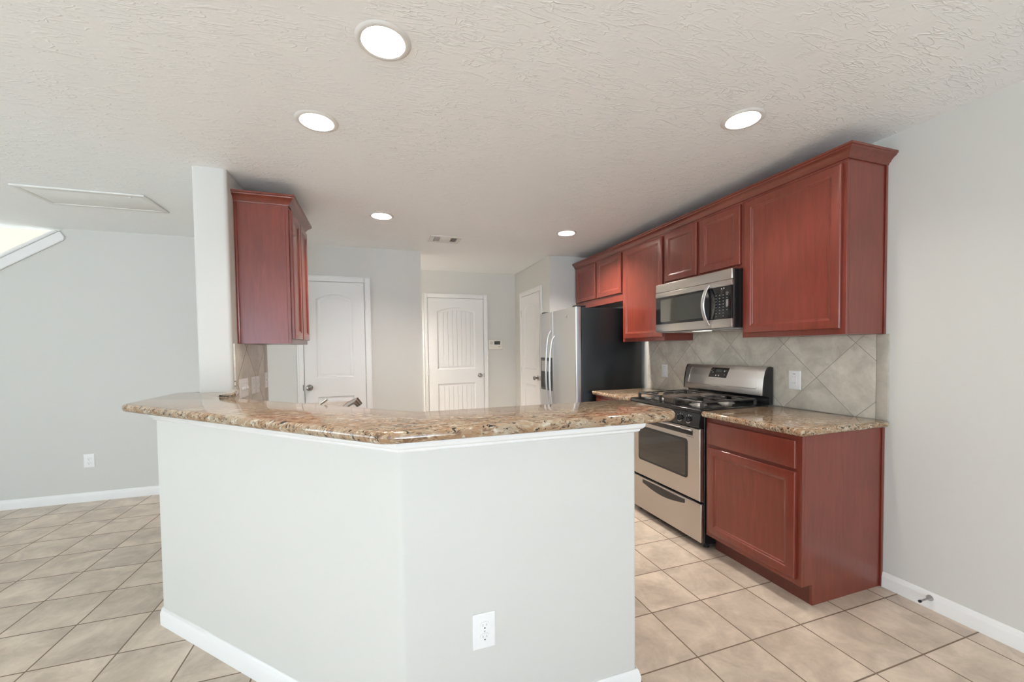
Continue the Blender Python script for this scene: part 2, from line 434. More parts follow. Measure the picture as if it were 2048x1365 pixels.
for i,(a,c,d,e) in enumerate(REAR):
    b=BM(); t=0.045
    box(b,a,c,YR-0.09,YR-0.03,d,d+t,0.004); box(b,a,c,YR-0.09,YR-0.03,e-t,e,0.004)
    box(b,a,a+t,YR-0.09,YR-0.03,d+t,e-t,0.004); box(b,c-t,c,YR-0.09,YR-0.03,d+t,e-t,0.004); box(b,(a+c)/2-t/2,(a+c)/2+t/2,YR-0.09,YR-0.03,d+t,e-t,0.004)
    struct('window_%d'%(i+1),b,M['trim'])
for i,(a,c,d,e) in enumerate(LEFT):
    b=BM(); t=0.045
    box(b,XL-0.09,XL-0.03,a,c,d,d+t,0.004); box(b,XL-0.09,XL-0.03,a,c,e-t,e,0.004)
    box(b,XL-0.09,XL-0.03,a,a+t,d+t,e-t,0.004); box(b,XL-0.09,XL-0.03,c-t,c,d+t,e-t,0.004); box(b,XL-0.09,XL-0.03,(a+c)/2-t/2,(a+c)/2+t/2,d+t,e-t,0.004)
    struct('window_%d'%(i+3),b,M['trim'])
# back wall with the sloping stair opening at its upper left
SX0,SZ0=-5.20,2.385; SL=0.665
def stz(x): return SZ0+(x-SX0)*SL
b=BM(); prism(b,[(XL,0),(XB,0),(XB,ZC),(SX0+0.04,ZC),(XL,stz(XL)-0.03)],YB,YB+0.10,'y'); struct('wall_back',b,M['wall'])
# sloping cap board on that wall
b=BM()
dx=Vector((1,SL)).normalized(); nx=Vector((-dx.y,dx.x))
def sp(s,n): q=Vector((SX0,SZ0))+dx*s+nx*n; return (q.x,q.y)
prism(b,[sp(-2.7,-0.085),sp(0.000,-0.085),sp(0.018,-0.070),sp(0.018,-0.01),sp(-2.7,-0.01)],YB-0.018,YB,'y')
prism(b,[sp(-2.7,-0.010),sp(0.010,-0.010),sp(0.0,0.014),sp(-2.7,0.014)],YB-0.032,YB+0.13,'y')
bmesh.ops.bevel(b,geom=list(b.edges),offset=0.004,segments=2,affect='EDGES'); struct('trim_1',b,M['trim'],30)
# stairwell behind
b=BM(); box(b,XL-0.12,-4.4,4.3,4.42,1.0,5.0); struct('wall_stairwell_back',b,M['wall'])
b=BM(); box(b,XL-0.12,XL,YB,4.3,0.0,5.0); struct('wall_stairwell_left',b,M['wall'])
b=BM(); box(b,-4.5,-4.4,YB+0.1,4.3,1.0,5.0); struct('wall_stairwell_right',b,M['wall'])
b=BM(); box(b,XL,-4.4,YB,YB+0.1,ZC+0.14,5.0); struct('wall_stairwell_front',b,M['wall'])
b=BM(); box(b,XL,-4.4,YB,4.42,5.0,5.08); struct('wall_stairwell_top',b,M['wall'])
# hall walls
b=BM(); box(b,-3.8,-3.7,YB+0.10,YC,0,ZC); struct('wall_hall_left',b,M['wall'])
b=BM(); box(b,-3.8,XD,YC,YC+0.12,0,ZC); struct('wall_hall_back',b,M['wall'])
b=BM(); box(b,XD,XD+0.10,YE+0.001,YC+0.12,0,ZC,0.012,3); struct('wall_hall_right',b,M['wall'],30)
b=BM(); box(b,XD+0.002,0,YE,YE+0.10,0,ZC); struct('wall_fridge_recess',b,M['wall'])
# partition with bullnose corners, ends at the kitchen column
b=BM(); pts=rounded([(XPL,YP0),(XPR,YP0),(XPR,YP1),(XPL,YP1)],0.019,5); prism(b,[tuple(p) for p in pts],0,ZC); struct('wall_partition',b,M['wall'],30)
# half wall of the bar
ZK=1.043
def kx(y,s=SK): return s-y
kp=[(XPL,YP0-0.001),(XPL,SK-XPL),(SK-YK,YK),(-1.665,YK),(-1.665,YK+0.11)]
SI=-2.500
kp+=[(SI-(YK+0.11),YK+0.11),(XPR,SI-XPR),(XPR,YP0-0.001)]
rp=rounded(kp,[0,0.018,0.03,0.012,0.012,0,0,0],5)
b=BM(); prism(b,[tuple(p) for p in rp],0,ZK-0.001); struct('wall_bar',b,M['wall'],30)
# profile swept along a path in plan (mitred); prof=(out,z)
def sweep(path,prof,closed=False,side=1,caps=True):
    b=BM(); P=[Vector(p) for p in path]; n=len(P); rings=[]
    for i in range(n):
        e1=(P[i]-P[i-1]).normalized() if i>0 or closed else None
        e2=(P[(i+1)%n]-P[i]).normalized() if i<n-1 or closed else None
        e1=e1 or e2; e2=e2 or e1
        n1=Vector((e1.y,-e1.x))*side; n2=Vector((e2.y,-e2.x))*side; bb=(n1+n2).normalized(); k=1/max(0.3,bb.dot(n1))
        rings.append([b.verts.new((P[i].x+bb.x*o*k,P[i].y+bb.y*o*k,z)) for o,z in prof])
    m_=len(prof)
    for i in range(n-1 if not closed else n):
        for j in range(m_): b.faces.new((rings[i][j],rings[(i+1)%n][j],rings[(i+1)%n][(j+1)%m_],rings[i][(j+1)%m_]))
    if not closed and caps: b.faces.new(rings[0]); b.faces.new(rings[-1])
    bmesh.ops.recalc_face_normals(b,faces=b.faces); return b
BBP=[(0,0),(0.012,0),(0.012,0.055),(0.010,0.064),(0.0075,0.069),(0.0075,0.074),(0.003,0.082),(0,0.083)]
BBP=[(o+0.0004 if i else 0.0004,z) for i,(o,z) in enumerate(BBP)]
kf=[(XPL,YP0+0.2),(XPL,SK-XPL),(SK-YK,YK),(-1.665,YK),(-1.665,YK+0.11)]
struct('baseboard_bar',sweep(kf,BBP),M['trim'],40)
TR=[(0,0.997),(0.006,0.999),(0.011,1.004),(0.012,1.010),(0.018,1.013),(0.024,1.020),(0.026,1.030),(0.026,1.0425),(0,1.0425)]
struct('trim_2',sweep([(XPL,YP0-0.002),(XPL,SK-XPL),(SK-YK,YK),(-1.665,YK),(-1.665,YK+0.11)],TR),M['trim'],40)
struct('baseboard_right',sweep([(0,-0.002),(0,YR)],BBP,side=1),M['trim'],40)
struct('baseboard_back',sweep([(XL,YB),(-3.305,YB)],BBP),M['trim'],40)
struct('baseboard_hall',sweep([(-2.655,YB),(XB,YB),(XB,YB+0.10),(-3.69,YB+0.10)],BBP),M['trim'],40)
struct('baseboard_hall_back',sweep([(-1.075,YC),(XD,YC),(XD,3.965)],BBP),M['trim'],40)
struct('baseboard_partition',sweep([(XPR,YP1),(XPL,YP1),(XPL,YP0+0.21)],BBP,side=-1),M['trim'],40)
struct('baseboard_left',sweep([(XL,YB),(XL,YR)],BBP,side=-1),M['trim'],40)
struct('baseboard_rear',sweep([(XL,YR),(-3.7,YR)],BBP,side=-1),M['trim'],40)

# ------------------------------------------------------------------ interior doors
def door(n,frame,w,h,knob_u,hinge_u,beads,nt):
    """frame(u,v,n): u along the wall, v up, n out of the wall"""
    fr=lambda u,v,d: Vector(frame(u,v,d))
    # slab face with two sunken panels, arched top panel
    b=BM(); T=0.018
    def arch(u0,u1,v0,v1,rise,k=12):
        pts=[(u0,v0),(u1,v0),(u1,v1-rise)]
        for i in range(1,k): 
            t=i/k; pts.append((u1+(u0-u1)*t,v1-rise+rise*math.sin(PI*t)))
        pts.append((u0,v1-rise)); return pts
    st=0.118 if w<0.7 else 0.125
    up=arch(st,w-st,1.045,h-0.125,0.055); lo=[(st,0.22),(w-st,0.22),(w-st,0.845),(st,0.845)]
    es=[]
    def loop(pts):
        vs=[b.verts.new(fr(u,v,T)) for u,v in pts]
        for i in range(len(vs)): es.append(b.edges.new((vs[i],vs[(i+1)%len(vs)])))
    loop([(0.003,0.008),(w-0.003,0.008),(w-0.003,h-0.003),(0.003,h-0.003)]); loop(up); loop(lo)
    bmesh.ops.triangle_fill(b,use_beauty=True,edges=es)
    ins=lambda p,poly: sum(((poly[i-1][1]>p[1])!=(poly[i][1]>p[1])) and (p[0]<(poly[i][0]-poly[i-1][0])*(p[1]-poly[i-1][1])/(poly[i][1]-poly[i-1][1])+poly[i-1][0]) for i in range(len(poly)))%2==1
    o0=fr(0,0,T); ux=(fr(1,0,T)-o0); 
    def uv(c): d=c-o0; return (d.dot(ux),c.z-o0.z)
    bad=[f for f in b.faces if ins(uv(f.calc_center_median()),up) or ins(uv(f.calc_center_median()),lo)]
    bmesh.ops.delete(b,geom=bad,context='FACES')
    prof=[(0,T),(0.006,T-0.004),(0.016,T-0.009),(0.026,T-0.009),(0.040,T-0.004)]
    for lp in (up,lo):
        base=[Vector(p) for p in lp]; rings=[]
        for i_,d_ in prof: rings.append([b.verts.new(fr(q.x,q.y,d_)) for q in offset(base,i_)])
        for i in range(len(rings)-1):
            for k in range(len(base)): b.faces.new((rings[i][k],rings[i][(k+1)%len(base)],rings[i+1][(k+1)%len(base)],rings[i+1][k]))
    # edges and back
    c=[(0.003,0.008),(w-0.003,0.008),(w-0.003,h-0.003),(0.003,h-0.003)]
    fa=[b.verts.new(fr(u,v,T)) for u,v in c]; ba=[b.verts.new(fr(u,v,-0.017)) for u,v in c]
    for i in range(4): b.faces.new((fa[i],fa[(i+1)%4],ba[(i+1)%4],ba[i]))
    b.faces.new(ba[::-1])
    bmesh.ops.remove_doubles(b,verts=b.verts,dist=1e-5); bmesh.ops.recalc_face_normals(b,faces=b.faces)
    D=mkobj('door_%d'%n,b,M['door'],None,30,origin=fr(w/2,0,0)); D['kind']='structure'
    for lp in (up,lo):
        pb=BM(); q=offset([Vector(p) for p in lp],0.040); a=[pb.verts.new(fr(p.x,p.y,T-0.004)) for p in q]; pb.faces.new(a)
        bmesh.ops.recalc_face_normals(pb,faces=pb.faces)
        nrm=(fr(0,0,1)-fr(0,0,0)); 
        for f in pb.faces:
            f.normal_update()
            if f.normal.dot(nrm)<0: f.normal_flip()
        part('door_panel',pb,M['bead'] if beads else M['door'],D,None)
    # knob
    kc=fr(knob_u,0.945,T); nrm=(fr(0,0,1)-fr(0,0,0)); ax='y' if abs(nrm.y)>0.5 else 'x'; s=nrm.y if ax=='y' else nrm.x
    kb=BM(); lathe(kb,[(0.0,0.0),(0.032,0.0),(0.032,s*0.004),(0.026,s*0.009),(0.012,s*0.012),(0.011,s*0.028),(0.017,s*0.034),(0.026,s*0.044),(0.027,s*0.054),(0.020,s*0.062),(0.0,s*0.064)],kc,ax,24)
    part('knob',kb,M['nickel'],D,50,'satin nickel round door knob')
    for hv in (0.22,1.02,1.80):
        hb=BM(); p=fr(hinge_u,hv,T+0.004); cyl(hb,p,0.006,0.09,'z',10); part('hinge',hb,M['vent'],D,40)
    lu=knob_u+(-0.06 if knob_u<w/2 else 0.06); lb=BM(); p0=fr(lu-0.002,0.915,T-0.010); p1=fr(lu+0.003,0.975,T+0.0015)
    box(lb,p0.x,p1.x,p0.y,p1.y,p0.z,p1.z); part('strike_plate',lb,M['rub'],D,None)
    # casing
    cb=BM(); g=0.004; W=0.058
    def cbx(u0,u1,v0,v1):
        p=[fr(u0,v0,0.0006),fr(u1,v1,0.016)]; q=[fr(u0,v0,0.0006),fr(u1,v1,0.011)]
        box(cb,p[0].x,p[1].x,p[0].y,p[1].y,p[0].z,p[1].z,0.004)
    cbx(-g-W,-g,0.001,h+g+W); cbx(w+g,w+g+W,0.001,h+g+W); cbx(-g,w+g,h+g,h+g+W)
    # inner stepped bead
    def jb(u0,u1,v0,v1): p=[fr(u0,v0,0.0006),fr(u1,v1,0.021)]; box(cb,p[0].x,p[1].x,p[0].y,p[1].y,p[0].z,p[1].z,0.002)
    jb(-g-W-0.0005,-g-W+0.012,0.001,h+g+W); jb(w+g+W-0.012,w+g+W+0.0005,0.001,h+g+W); jb(-g-W,w+g+W,h+g+W-0.012,h+g+W+0.0005)
    struct('trim_%d'%nt,cb,M['trim'],40)
door(1,lambda u,v,n:(-3.303+u,YB-0.001-n,v),0.590,2.035,0.045,0.592,False,3)
door(2,lambda u,v,n:(-1.928+u,YC-0.001-n,v),0.785,2.035,0.785-0.062,-0.004,True,4)
door(3,lambda u,v,n:(XD-0.001-n,3.897-u,v),0.660,2.035,0.600,-0.004,False,5)

# ------------------------------------------------------------------ recessed lights
lt_lab=['large recessed ceiling light nearest the camera, above the bar corner','recessed ceiling light above the left side of the bar, left of the nearest one','recessed ceiling light above the floor in front of the range, by the tall upper cabinets','small looking recessed ceiling light to the left of the ceiling vent','small looking recessed ceiling light to the right of the ceiling vent, near the refrigerator','added unseen ceiling light in the side hall behind the wall corner, brightens the hall wall']
PW=[11.5,11,11.5,31,54,105]  # last value powers the added side hall lamp that brightens the hall walls
def light_fix(i):
    x,y=LIGHTS[i]; t=thing('recessed_light',lt_lab[i],'ceiling light',(x,y,ZC),'recessed ceiling lights')
    if i==0:
        b=BM(); lathe(b,[(LR-0.003,-0.001),(LR-0.003,-0.006),(LR+0.003,-0.008),(0.090,-0.006),(0.0965,-0.0008)],(x,y,ZC),'z',48,False)
        a=part('trim_ring',b,M['baffle'],t)
        pr=[]; 
        for k in range(9): pr+=[(LR-0.002-0.0016*k,0.001+0.006*k),(LR-0.005-0.0016*k,0.003+0.006*k)]
        b=BM(); lathe(b,[(LR-0.003,-0.005)]+pr+[(0.062,0.060),(0.0635,0.075)],(x,y,ZC),'z',48,False)
        c=part('baffle',b,M['baffle'],t)
        b=BM(); lathe(b,[(0.0,0.062),(0.035,0.062),(0.055,0.065),(0.064,0.070)],(x,y,ZC),'z',48,False)
        d=part('lens',b,M['lens'],t)
        light_fix.src=[a,c,d]
    else:
        for s in light_fix.src:
            q=s.copy(); C.objects.link(q); q.parent=t
    l=bpy.data.lights.new('downlight','AREA'); l.shape='DISK'; l.size=0.118; l.energy=PW[i]; l.color=(1.0,0.925,0.85)
    o=bpy.data.objects.new('downlight_lamp',l); C.objects.link(o); o.location=(x,y,ZC+0.057)
for i in range(6): light_fix(i)

# ceiling vent
t=thing('ceiling_vent','small white louvred air register in the ceiling above the hall','vent',(-1.932,2.597,ZC))
x0,x1,y0,y1=-2.083,-1.781,2.477,2.717
b=BM()
for (a,c,d,e) in ((x0,x1,y0,y0+.045),(x0,x1,y1-.045,y1),(x0,x0+.04,y0+.045,y1-.045),(x1-.04,x1,y0+.045,y1-.045),(-1.985,-1.880,y0+.045,y1-.045)): box(b,a,c,d,e,ZC-.008,ZC-.0005,0.002)
part('frame',b,M['vent'],t)
b=BM(); box(b,x0+.04,x1-.04,y0+.045,y1-.045,ZC-.0012,ZC-.0004); part('duct_opening',b,M['rub'],t,None)
for xs,sgn in ((-2.036,1),(-2.023,1),(-2.010,1),(-1.997,1),(-1.868,-1),(-1.855,-1),(-1.842,-1),(-1.829,-1)):
    b=BM(); prism(b,[(xs-.001,ZC-.001),(xs+.001,ZC-.001),(xs+.001+sgn*.007,ZC-.010),(xs-.001+sgn*.007,ZC-.010)],y0+.045,y1-.045,'y'); part('slat',b,M['vent'],t,None)
# ceiling access panel
t=thing('ceiling_access_panel','white framed access panel in the ceiling above the left room','access panel',(-4.44,2.23,ZC))
x0,x1,y0,y1=-4.795,-4.095,2.045,2.410
b=BM(); box(b,x0+.03,x1-.03,y0+.03,y1-.03,ZC-.010,ZC-.0005,.002); part('panel',b,M['panelc'],t)
b=BM()
for (a,c,d,e) in ((x0,x1,y0,y0+.035),(x0,x1,y1-.035,y1),(x0,x0+.035,y0+.035,y1-.035),(x1-.035,x1,y0+.035,y1-.035)): box(b,a,c,d,e,ZC-.0135,ZC-.0005,.004)
part('frame',b,M['vent'],t)
b=BM(); box(b,-4.20,-4.185,y0+.037,y0+.050,ZC-.018,ZC-.010,.002); part('latch',b,M['vent'],t)

# ------------------------------------------------------------------ bar top and counters
bar=[(-3.740,1.500),(-3.735,0.920),(-2.79+0.215,-0.215),(-1.515,-0.215),(-1.515,0.165),(-2.435,0.165),(-3.395,1.125),(-3.395,1.43),(-3.60,1.43),(-3.60,1.500)]
bar[1]=(-3.735,-2.79+3.735)
bp=rounded(bar,[0.05,0.06,0.10,0.075,0.035,0.03,0.02,0,0,0],8)
b=BM(); slab(b,bp,1.043,1.081)
tag(mkobj('bar_countertop',b,M['granite'],None,60),'long angled granite bar top on the white half wall','countertop')
# small raised granite cap by the column
b=BM()
A=[(-3.400,1.118),(-3.290,1.014),(-3.330,1.20),(-3.372,1.260)]
lo=[b.verts.new((x,y,1.0812)) for x,y in A]; up=[b.verts.new((x,y,z)) for (x,y),z in zip(A,(1.0875,1.108,1.112,1.110))]
fs=[b.faces.new(lo[::-1]),b.faces.new(up)]+[b.faces.new((lo[i],lo[(i+1)%4],up[(i+1)%4],up[i])) for i in range(4)]
bmesh.ops.recalc_face_normals(b,faces=b.faces); bmesh.ops.bevel(b,geom=[e for e in b.edges],offset=0.007,segments=3,affect='EDGES')
tag(mkobj('granite_corner_cap',b,M['granite'],None,40,origin=(-3.35,1.2,1.081)),'small rounded granite piece on the bar top beside the white column','countertop piece')
Y1,Y2,Y3,Y4=0.6175,1.3767,1.976,2.955
def counter(name,y0,y1,label,near):
    pts=[(-0.655,y0),(-0.0095,y0),(-0.0095,y1),(-0.655,y1)]
    rp=rounded(pts,[0.022 if near else 0.014,0,0,0.014],5); b=BM(); slab(b,rp,0.872,0.908)
    return tag(mkobj(name,b,M['granite'],None,60),label,'countertop')
counter('countertop',-0.030,0.6135,'short granite countertop on the red base cabinet, between the range and the right wall end',True)
counter('countertop',1.3815,1.985,'small granite countertop between the range and the refrigerator',False)
# sink countertop behind the bar (L shape with an angled corner)
b=BM(); es=[]
sink_c=Vector((-2.64,0.76)); dA=Vector((1,-1)).normalized(); dB=Vector((1,1)).normalized()
hole=[sink_c+dA*a+dB*c for a,c in ((-.28,-.172),(.28,-.172),(.28,.172),(-.28,.172))]
outl=[Vector(p) for p in [(-1.645,-0.017),(-2.479,-0.017),(-3.412,0.918),(-3.412,2.05),(-2.775,2.05),(-2.775,1.190),(-2.20,0.615),(-1.645,0.615)]]
for z in (0.876,0.914):
    for lp in (outl,rounded([tuple(p) for p in hole],0.05,5)):
        vs=[b.verts.new((p.x,p.y,z)) for p in lp]
        for i in range(len(vs)): es.append(b.edges.new((vs[i],vs[(i+1)%len(vs)])))
n_=len(es)//2
for k in (0,1): bmesh.ops.triangle_fill(b,use_beauty=True,edges=es[k*n_:(k+1)*n_])
def inhole(c): d=Vector((c.x,c.y))-sink_c; return abs(d.dot(dA))<.27 and abs(d.dot(dB))<.165
bmesh.ops.delete(b,geom=[f for f in b.faces if inhole(f.calc_center_median())],context='FACES')
b.verts.ensure_lookup_table(); nv=len(b.verts)//2; vs=list(b.verts)
for lo_,hi_ in ((0,len(outl)),(len(outl),nv)):
    idx=list(range(lo_,hi_))
    for j,i in enumerate(idx):
        k=idx[(j+1)%len(idx)]; b.faces.new((vs[i],vs[k],vs[nv+k],vs[nv+i]))
bmesh.ops.recalc_face_normals(b,faces=b.faces)
tag(mkobj('sink_countertop',b,M['granite'],None,30),'lower granite sink counter behind the raised bar top','countertop')
# sink
t=thing('kitchen_sink','steel sink set into the lower counter behind the bar','sink',(sink_c.x,sink_c.y,0.914))
lp=rounded([tuple(p) for p in [sink_c+dA*a+dB*c for a,c in ((-.28,-.172),(.28,-.172),(.28,.172),(-.28,.172))]],0.05,5)
if area2(lp)<0: lp=lp[::-1]
b=BM(); rings=[[b.verts.new((q.x,q.y,z)) for q in offset(lp,o)] for o,z in ((-.018,.9148),(-.016,.918),(.004,.918),(.006,.912),(.012,.76),(.05,.74))]
for i in range(5):
    for k in range(len(lp)): b.faces.new((rings[i][k],rings[i][(k+1)%len(lp)],rings[i+1][(k+1)%len(lp)],rings[i+1][k]))
b.faces.new(rings[-1]); bmesh.ops.recalc_face_normals(b,faces=b.faces); part('basin',b,M['alu'],t)
b=BM(); cyl(b,(sink_c.x,sink_c.y,.7415),.04,.003); part('drain',b,M['chrome'],t)
# faucet
def q3(c,a,bb,z): p=Vector(c)+dA*a+dB*bb; return (p.x,p.y,z)
fb=sink_c+dB*(-0.237)+dA*(-0.05)
t=thing('faucet','chrome kitchen faucet peeking over the bar top, in front of the left white door','faucet',(fb.x,fb.y,0.914))
b=BM(); lathe(b,[(0,.0005),(.027,.0005),(.027,.008),(.024,.014),(.023,.07),(.021,.095),(.012,.105),(0,.106)],(fb.x,fb.y,.914),'z',24); part('faucet_body',b,M['chrome'],t)
b=BM(); tube(b,[q3(fb,0.0,0.0,.965),q3(fb,.003,.05,.990),q3(fb,.005,.10,1.022),q3(fb,.008,.155,1.052),q3(fb,.010,.200,1.066)],[.013,.013,.012,.012,.013],14); part('spout',b,M['chrome'],t,60)
b=BM(); tube(b,[q3(fb,.010,.196,1.070),q3(fb,.018,.214,1.042)],.017,16); part('spray_head',b,M['nickel'],t,40)
b=BM(); tube(b,[q3(fb,-.030,.0,1.012),q3(fb,-.032,.008,1.045),q3(fb,-.018,.020,1.072),q3(fb,.004,.036,1.092)],[.010,.008,.007,.008],12); part('lever',b,M['chrome'],t,60)

# ------------------------------------------------------------------ cabinets
DP=[(0,0.0),(0,0.015),(0.003,0.0185),(0.0065,0.0195),(0.045,0.0195),(0.049,0.0165),(0.056,0.0145),(0.060,0.0105)]
DPn=[(0,0.0),(0,0.015),(0.003,0.0185),(0.0065,0.0195)]
def front(name,fr,u0,u1,v0,v1,parent,prof=None,mat='wood'):
    b=BM(); f2=lambda u,v,n: fr(u0+u,v0+v,n)
    w_,h_=u1-u0,v1-v0
    nested(b,f2,w_,h_,prof or DP); 
    vs=[b.verts.new(f2(u,v,0.0)) for u,v in ((0,0),(w_,0),(w_,h_),(0,h_))]; b.faces.new(vs)
    bmesh.ops.remove_doubles(b,verts=b.verts,dist=1e-5); bmesh.ops.recalc_face_normals(b,faces=b.faces)
    return part(name,b,M[mat],parent,20)
ZU0,ZU1=1.372,2.275; UX=-0.305
def upper(y0,y1,z0,doors,label,group='red upper cabinets on the right wall'):
    t=thing('wall_cabinet',label,'cabinet',(-0.15,(y0+y1)/2,z0),group)
    b=BM(); e=0.0006
    box(b,UX+0.019,-0.001,y0+e,y1-e,z0+0.001,ZU1)            # carcass
    box(b,UX,UX+0.019,y0+e,y1-e,z0,ZU1,0.0012,1)             # face frame
    part('body',b,M['wood'],t)
    fr=lambda u,v,n: (UX-0.0008-n,u,v)
    for (a,c,z) in doors: front('door',fr,a,c,z,2.243,t)
    return t
tA=upper(0.0,Y1,ZU0,[(0.020,0.590,1.402)],'large red upper cabinet with one tall wide door, nearest the right wall end')
b=BM(); box(b,-0.018,-0.002,-0.006,-0.0002,ZU0,ZU1,0.002); part('scribe_strip',b,M['wood'],tA)
upper(Y1,Y2,1.830,[(0.625,0.972,1.853),(1.004,1.352,1.853)],'red upper cabinet with two short doors above the microwave')
upper(Y2,Y3,ZU0,[(1.384,1.945,1.402)],'narrow looking tall red upper cabinet between microwave and refrigerator')
upper(Y3,Y4,1.775,[(1.982,2.440,1.853),(2.470,2.925,1.853)],'red upper cabinet with two short doors above the refrigerator')
CR=[(0.0,2.262),(0.007,2.262),(0.009,2.270),(0.015,2.276),(0.019,2.284),(0.030,2.296),(0.040,2.302),(0.043,2.309),(0.048,2.311),(0.048,2.322),(0.0,2.322)]
b=sweep([(-0.002,-0.0),(UX,-0.0),(UX,Y4-0.003)],CR,side=-1)
prism(b,[(UX+0.001,0.001),(-0.003,0.001),(-0.003,Y4-0.005),(UX+0.001,Y4-0.005)],2.2755,2.300)
tag(mkobj('crown_moulding',b,M['woodh'],None,35,origin=(UX,1.4,2.26)),'long red wooden crown moulding along the tops of the right upper cabinets','moulding')
# left wall cabinet above the sink counter, faces the kitchen
LX=XPR+0.0085; LF=-3.118; LY0,LY1=1.540,2.150
t=thing('wall_cabinet','red upper cabinet hanging alone on the white column side above the bar','cabinet',((LX+LF)/2,(LY0+LY1)/2,ZU0))
b=BM(); box(b,XPR+0.001,LF-0.019,LY0,LY1,ZU0,2.275); box(b,LF-0.019,LF,LY0,LY1,ZU0,2.275,0.0012,1); part('body',b,M['wood'],t)
b=BM(); box(b,XPR+0.001,XPR+0.016,LY0-0.006,LY0-0.0003,ZU0,2.262,0.002); part('scribe_strip',b,M['wood'],t)
fr=lambda u,v,n:(LF+0.0008+n,u,v)
front('door',fr,1.556,1.838,1.402,2.243,t); front('door',fr,1.858,2.135,1.402,2.243,t)
b=sweep([(XPR+0.001,LY0),(LF,LY0),(LF,LY1),(XPR+0.001,LY1)],CR)
prism(b,[(XPR+0.002,LY0+0.001),(LF-0.001,LY0+0.001),(LF-0.001,LY1-0.001),(XPR+0.002,LY1-0.001)],2.2755,2.300)
tag(mkobj('crown_moulding',b,M['woodh'],None,35,origin=(-3.27,1.85,2.26)),'short red wooden crown moulding on top of the lone left cabinet','moulding')
# base cabinets on the right
BX=-0.605; TX=-0.530
def base(y0,y1,label,near,ztop=0.8715):
    t=thing('base_cabinet',label,'cabinet',(-0.3,(y0+y1)/2,0))
    b=BM(); e=0.0006
    box(b,BX+0.019,-0.002,y0+e+0.016,y1-e,0.108,ztop-0.0005)
    box(b,BX,BX+0.019,y0+e,y1-e,0.108,ztop-0.0005,0.0012,1)
    if near: prism(b,[(TX,0.0005),(-0.002,0.0005),(-0.002,ztop-0.0005),(BX+0.019,ztop-0.0005),(BX+0.019,0.108),(TX,0.108)],y0+e,y0+e+0.016,'y')
    else: box(b,BX+0.019,-0.002,y0+e,y0+e+0.016,0.108,ztop-0.0005)
    part('body',b,M['wood'],t,20)
    b=BM(); box(b,TX,TX+0.016,y0+e+(0.017 if near else 0),y1-e,0.0005,0.1075); part('toe_kick',b,M['kick'],t,None)
    fr=lambda u,v,n:(BX-0.0008-n,u,v)
    front('drawer',fr,y0+0.026,y1-0.028,0.702,0.842,t,DPn)
    front('door',fr,y0+0.026,y1-0.028,0.140,0.684,t)
    return t
tb=base(0.0,Y1-0.003,'red base cabinet with one drawer above one door, right of the range',True)
b=BM(); box(b,-0.018,-0.002,-0.008,-0.0002,0.0005,0.871,0.002); part('scribe_strip',b,M['wood'],tb)
base(Y2+0.003,Y3+0.005,'red base cabinet mostly hidden between the range and the refrigerator',False)
# base cabinets behind the bar
def base_run(pts_front,label,foot):
    t=thing('base_cabinet',label,'cabinet',(sum(p[0] for p in foot)/len(foot),sum(p[1] for p in foot)/len(foot),0))
    b=BM(); prism(b,foot,0.10,0.70 if 'sink' in label else 0.8755); 
    fp=[Vector(p) for p in foot]; 
    if area2(fp)<0: fp=fp[::-1]
    part('body',b,M['wood'],t,20)
    b=BM(); prism(b,[tuple(p) for p in offset(fp,0.05)],0.0005,0.0995); part('toe_kick',b,M['kick'],t,None)
    (ax,ay),(bx,by)=pts_front; A_=Vector((ax,ay)); B_=Vector((bx,by)); e=(B_-A_).normalized(); nn=Vector((-e.y,e.x)); L=(B_-A_).length
    fr=lambda u,v,n:(A_.x+e.x*u+nn.x*(n+.0008),A_.y+e.y*u+nn.y*(n+.0008),v)
    k=2 if L>0.7 else 1; w_=(L-0.04-(k-1)*0.02)/k
    for j in range(k):
        u=0.02+j*(w_+0.02)
        front('door',fr,u,u+w_,0.14,0.66 if 'sink' in label else 0.684,t)
        if 'sink' not in label: front('drawer',fr,u,u+w_,0.702,0.842,t,DPn)
base_run(((-1.665,0.590),(-2.185,0.590)),'red base cabinet under the lower counter at the open end of the bar',[(-1.665,-0.016),(-2.185,-0.016),(-2.185,0.590),(-1.665,0.590)])
base_run(((-2.80,1.20),(-2.80,2.045)),'red base cabinet under the lower counter along the white column wall',[(-2.80,1.20),(-2.80,2.045),(-3.41,2.045),(-3.41,1.20)])
base_run(((-2.187,0.588),(-2.797,1.197)),'red corner cabinet under the sink behind the bar',[(-2.187,0.588),(-2.797,1.197),(-3.39,1.197),(-3.39,0.93),(-2.46,-0.005),(-2.187,-0.005)])

# ------------------------------------------------------------------ backsplashes
b=BM(); prism(b,[(0.0335,0.9085),(1.985,0.9085),(1.985,1.3715),(0.0335,1.3715)],-0.009,-0.0005,'x')
prism(b,[(Y1+0.001,1.3715),(Y2-0.001,1.3715),(Y2-0.001,1.4400),(Y1+0.001,1.4400)],-0.009,-0.0005,'x')
bs=tag(mkobj('tile_backsplash',b,M['bsr'],None,None,origin=(0,1.0,0.909)),'grey beige backsplash of diagonal tiles behind the range','backsplash')
b=BM(); box(b,-0.0092,-0.0005,-0.022,0.0320,0.9085,1.3715,0.0015); part('edge_tiles',b,M['tedge'],bs)
b=BM(); prism(b,[(YP0+0.02,0.9145),(2.105,0.9145),(2.105,1.3715),(YP0+0.02,1.3715)],XPR+0.0003,XPR+0.0095,'x')
bs=tag(mkobj('tile_backsplash',b,M['bsl'],None,None,origin=(XPR,1.8,0.915)),'narrow tile backsplash under the lone left cabinet','backsplash')
b=BM(); box(b,XPR+0.0003,XPR+0.0095,2.107,2.203,0.9145,1.3715,0.0015); part('edge_tiles',b,M['tedge'],bs)

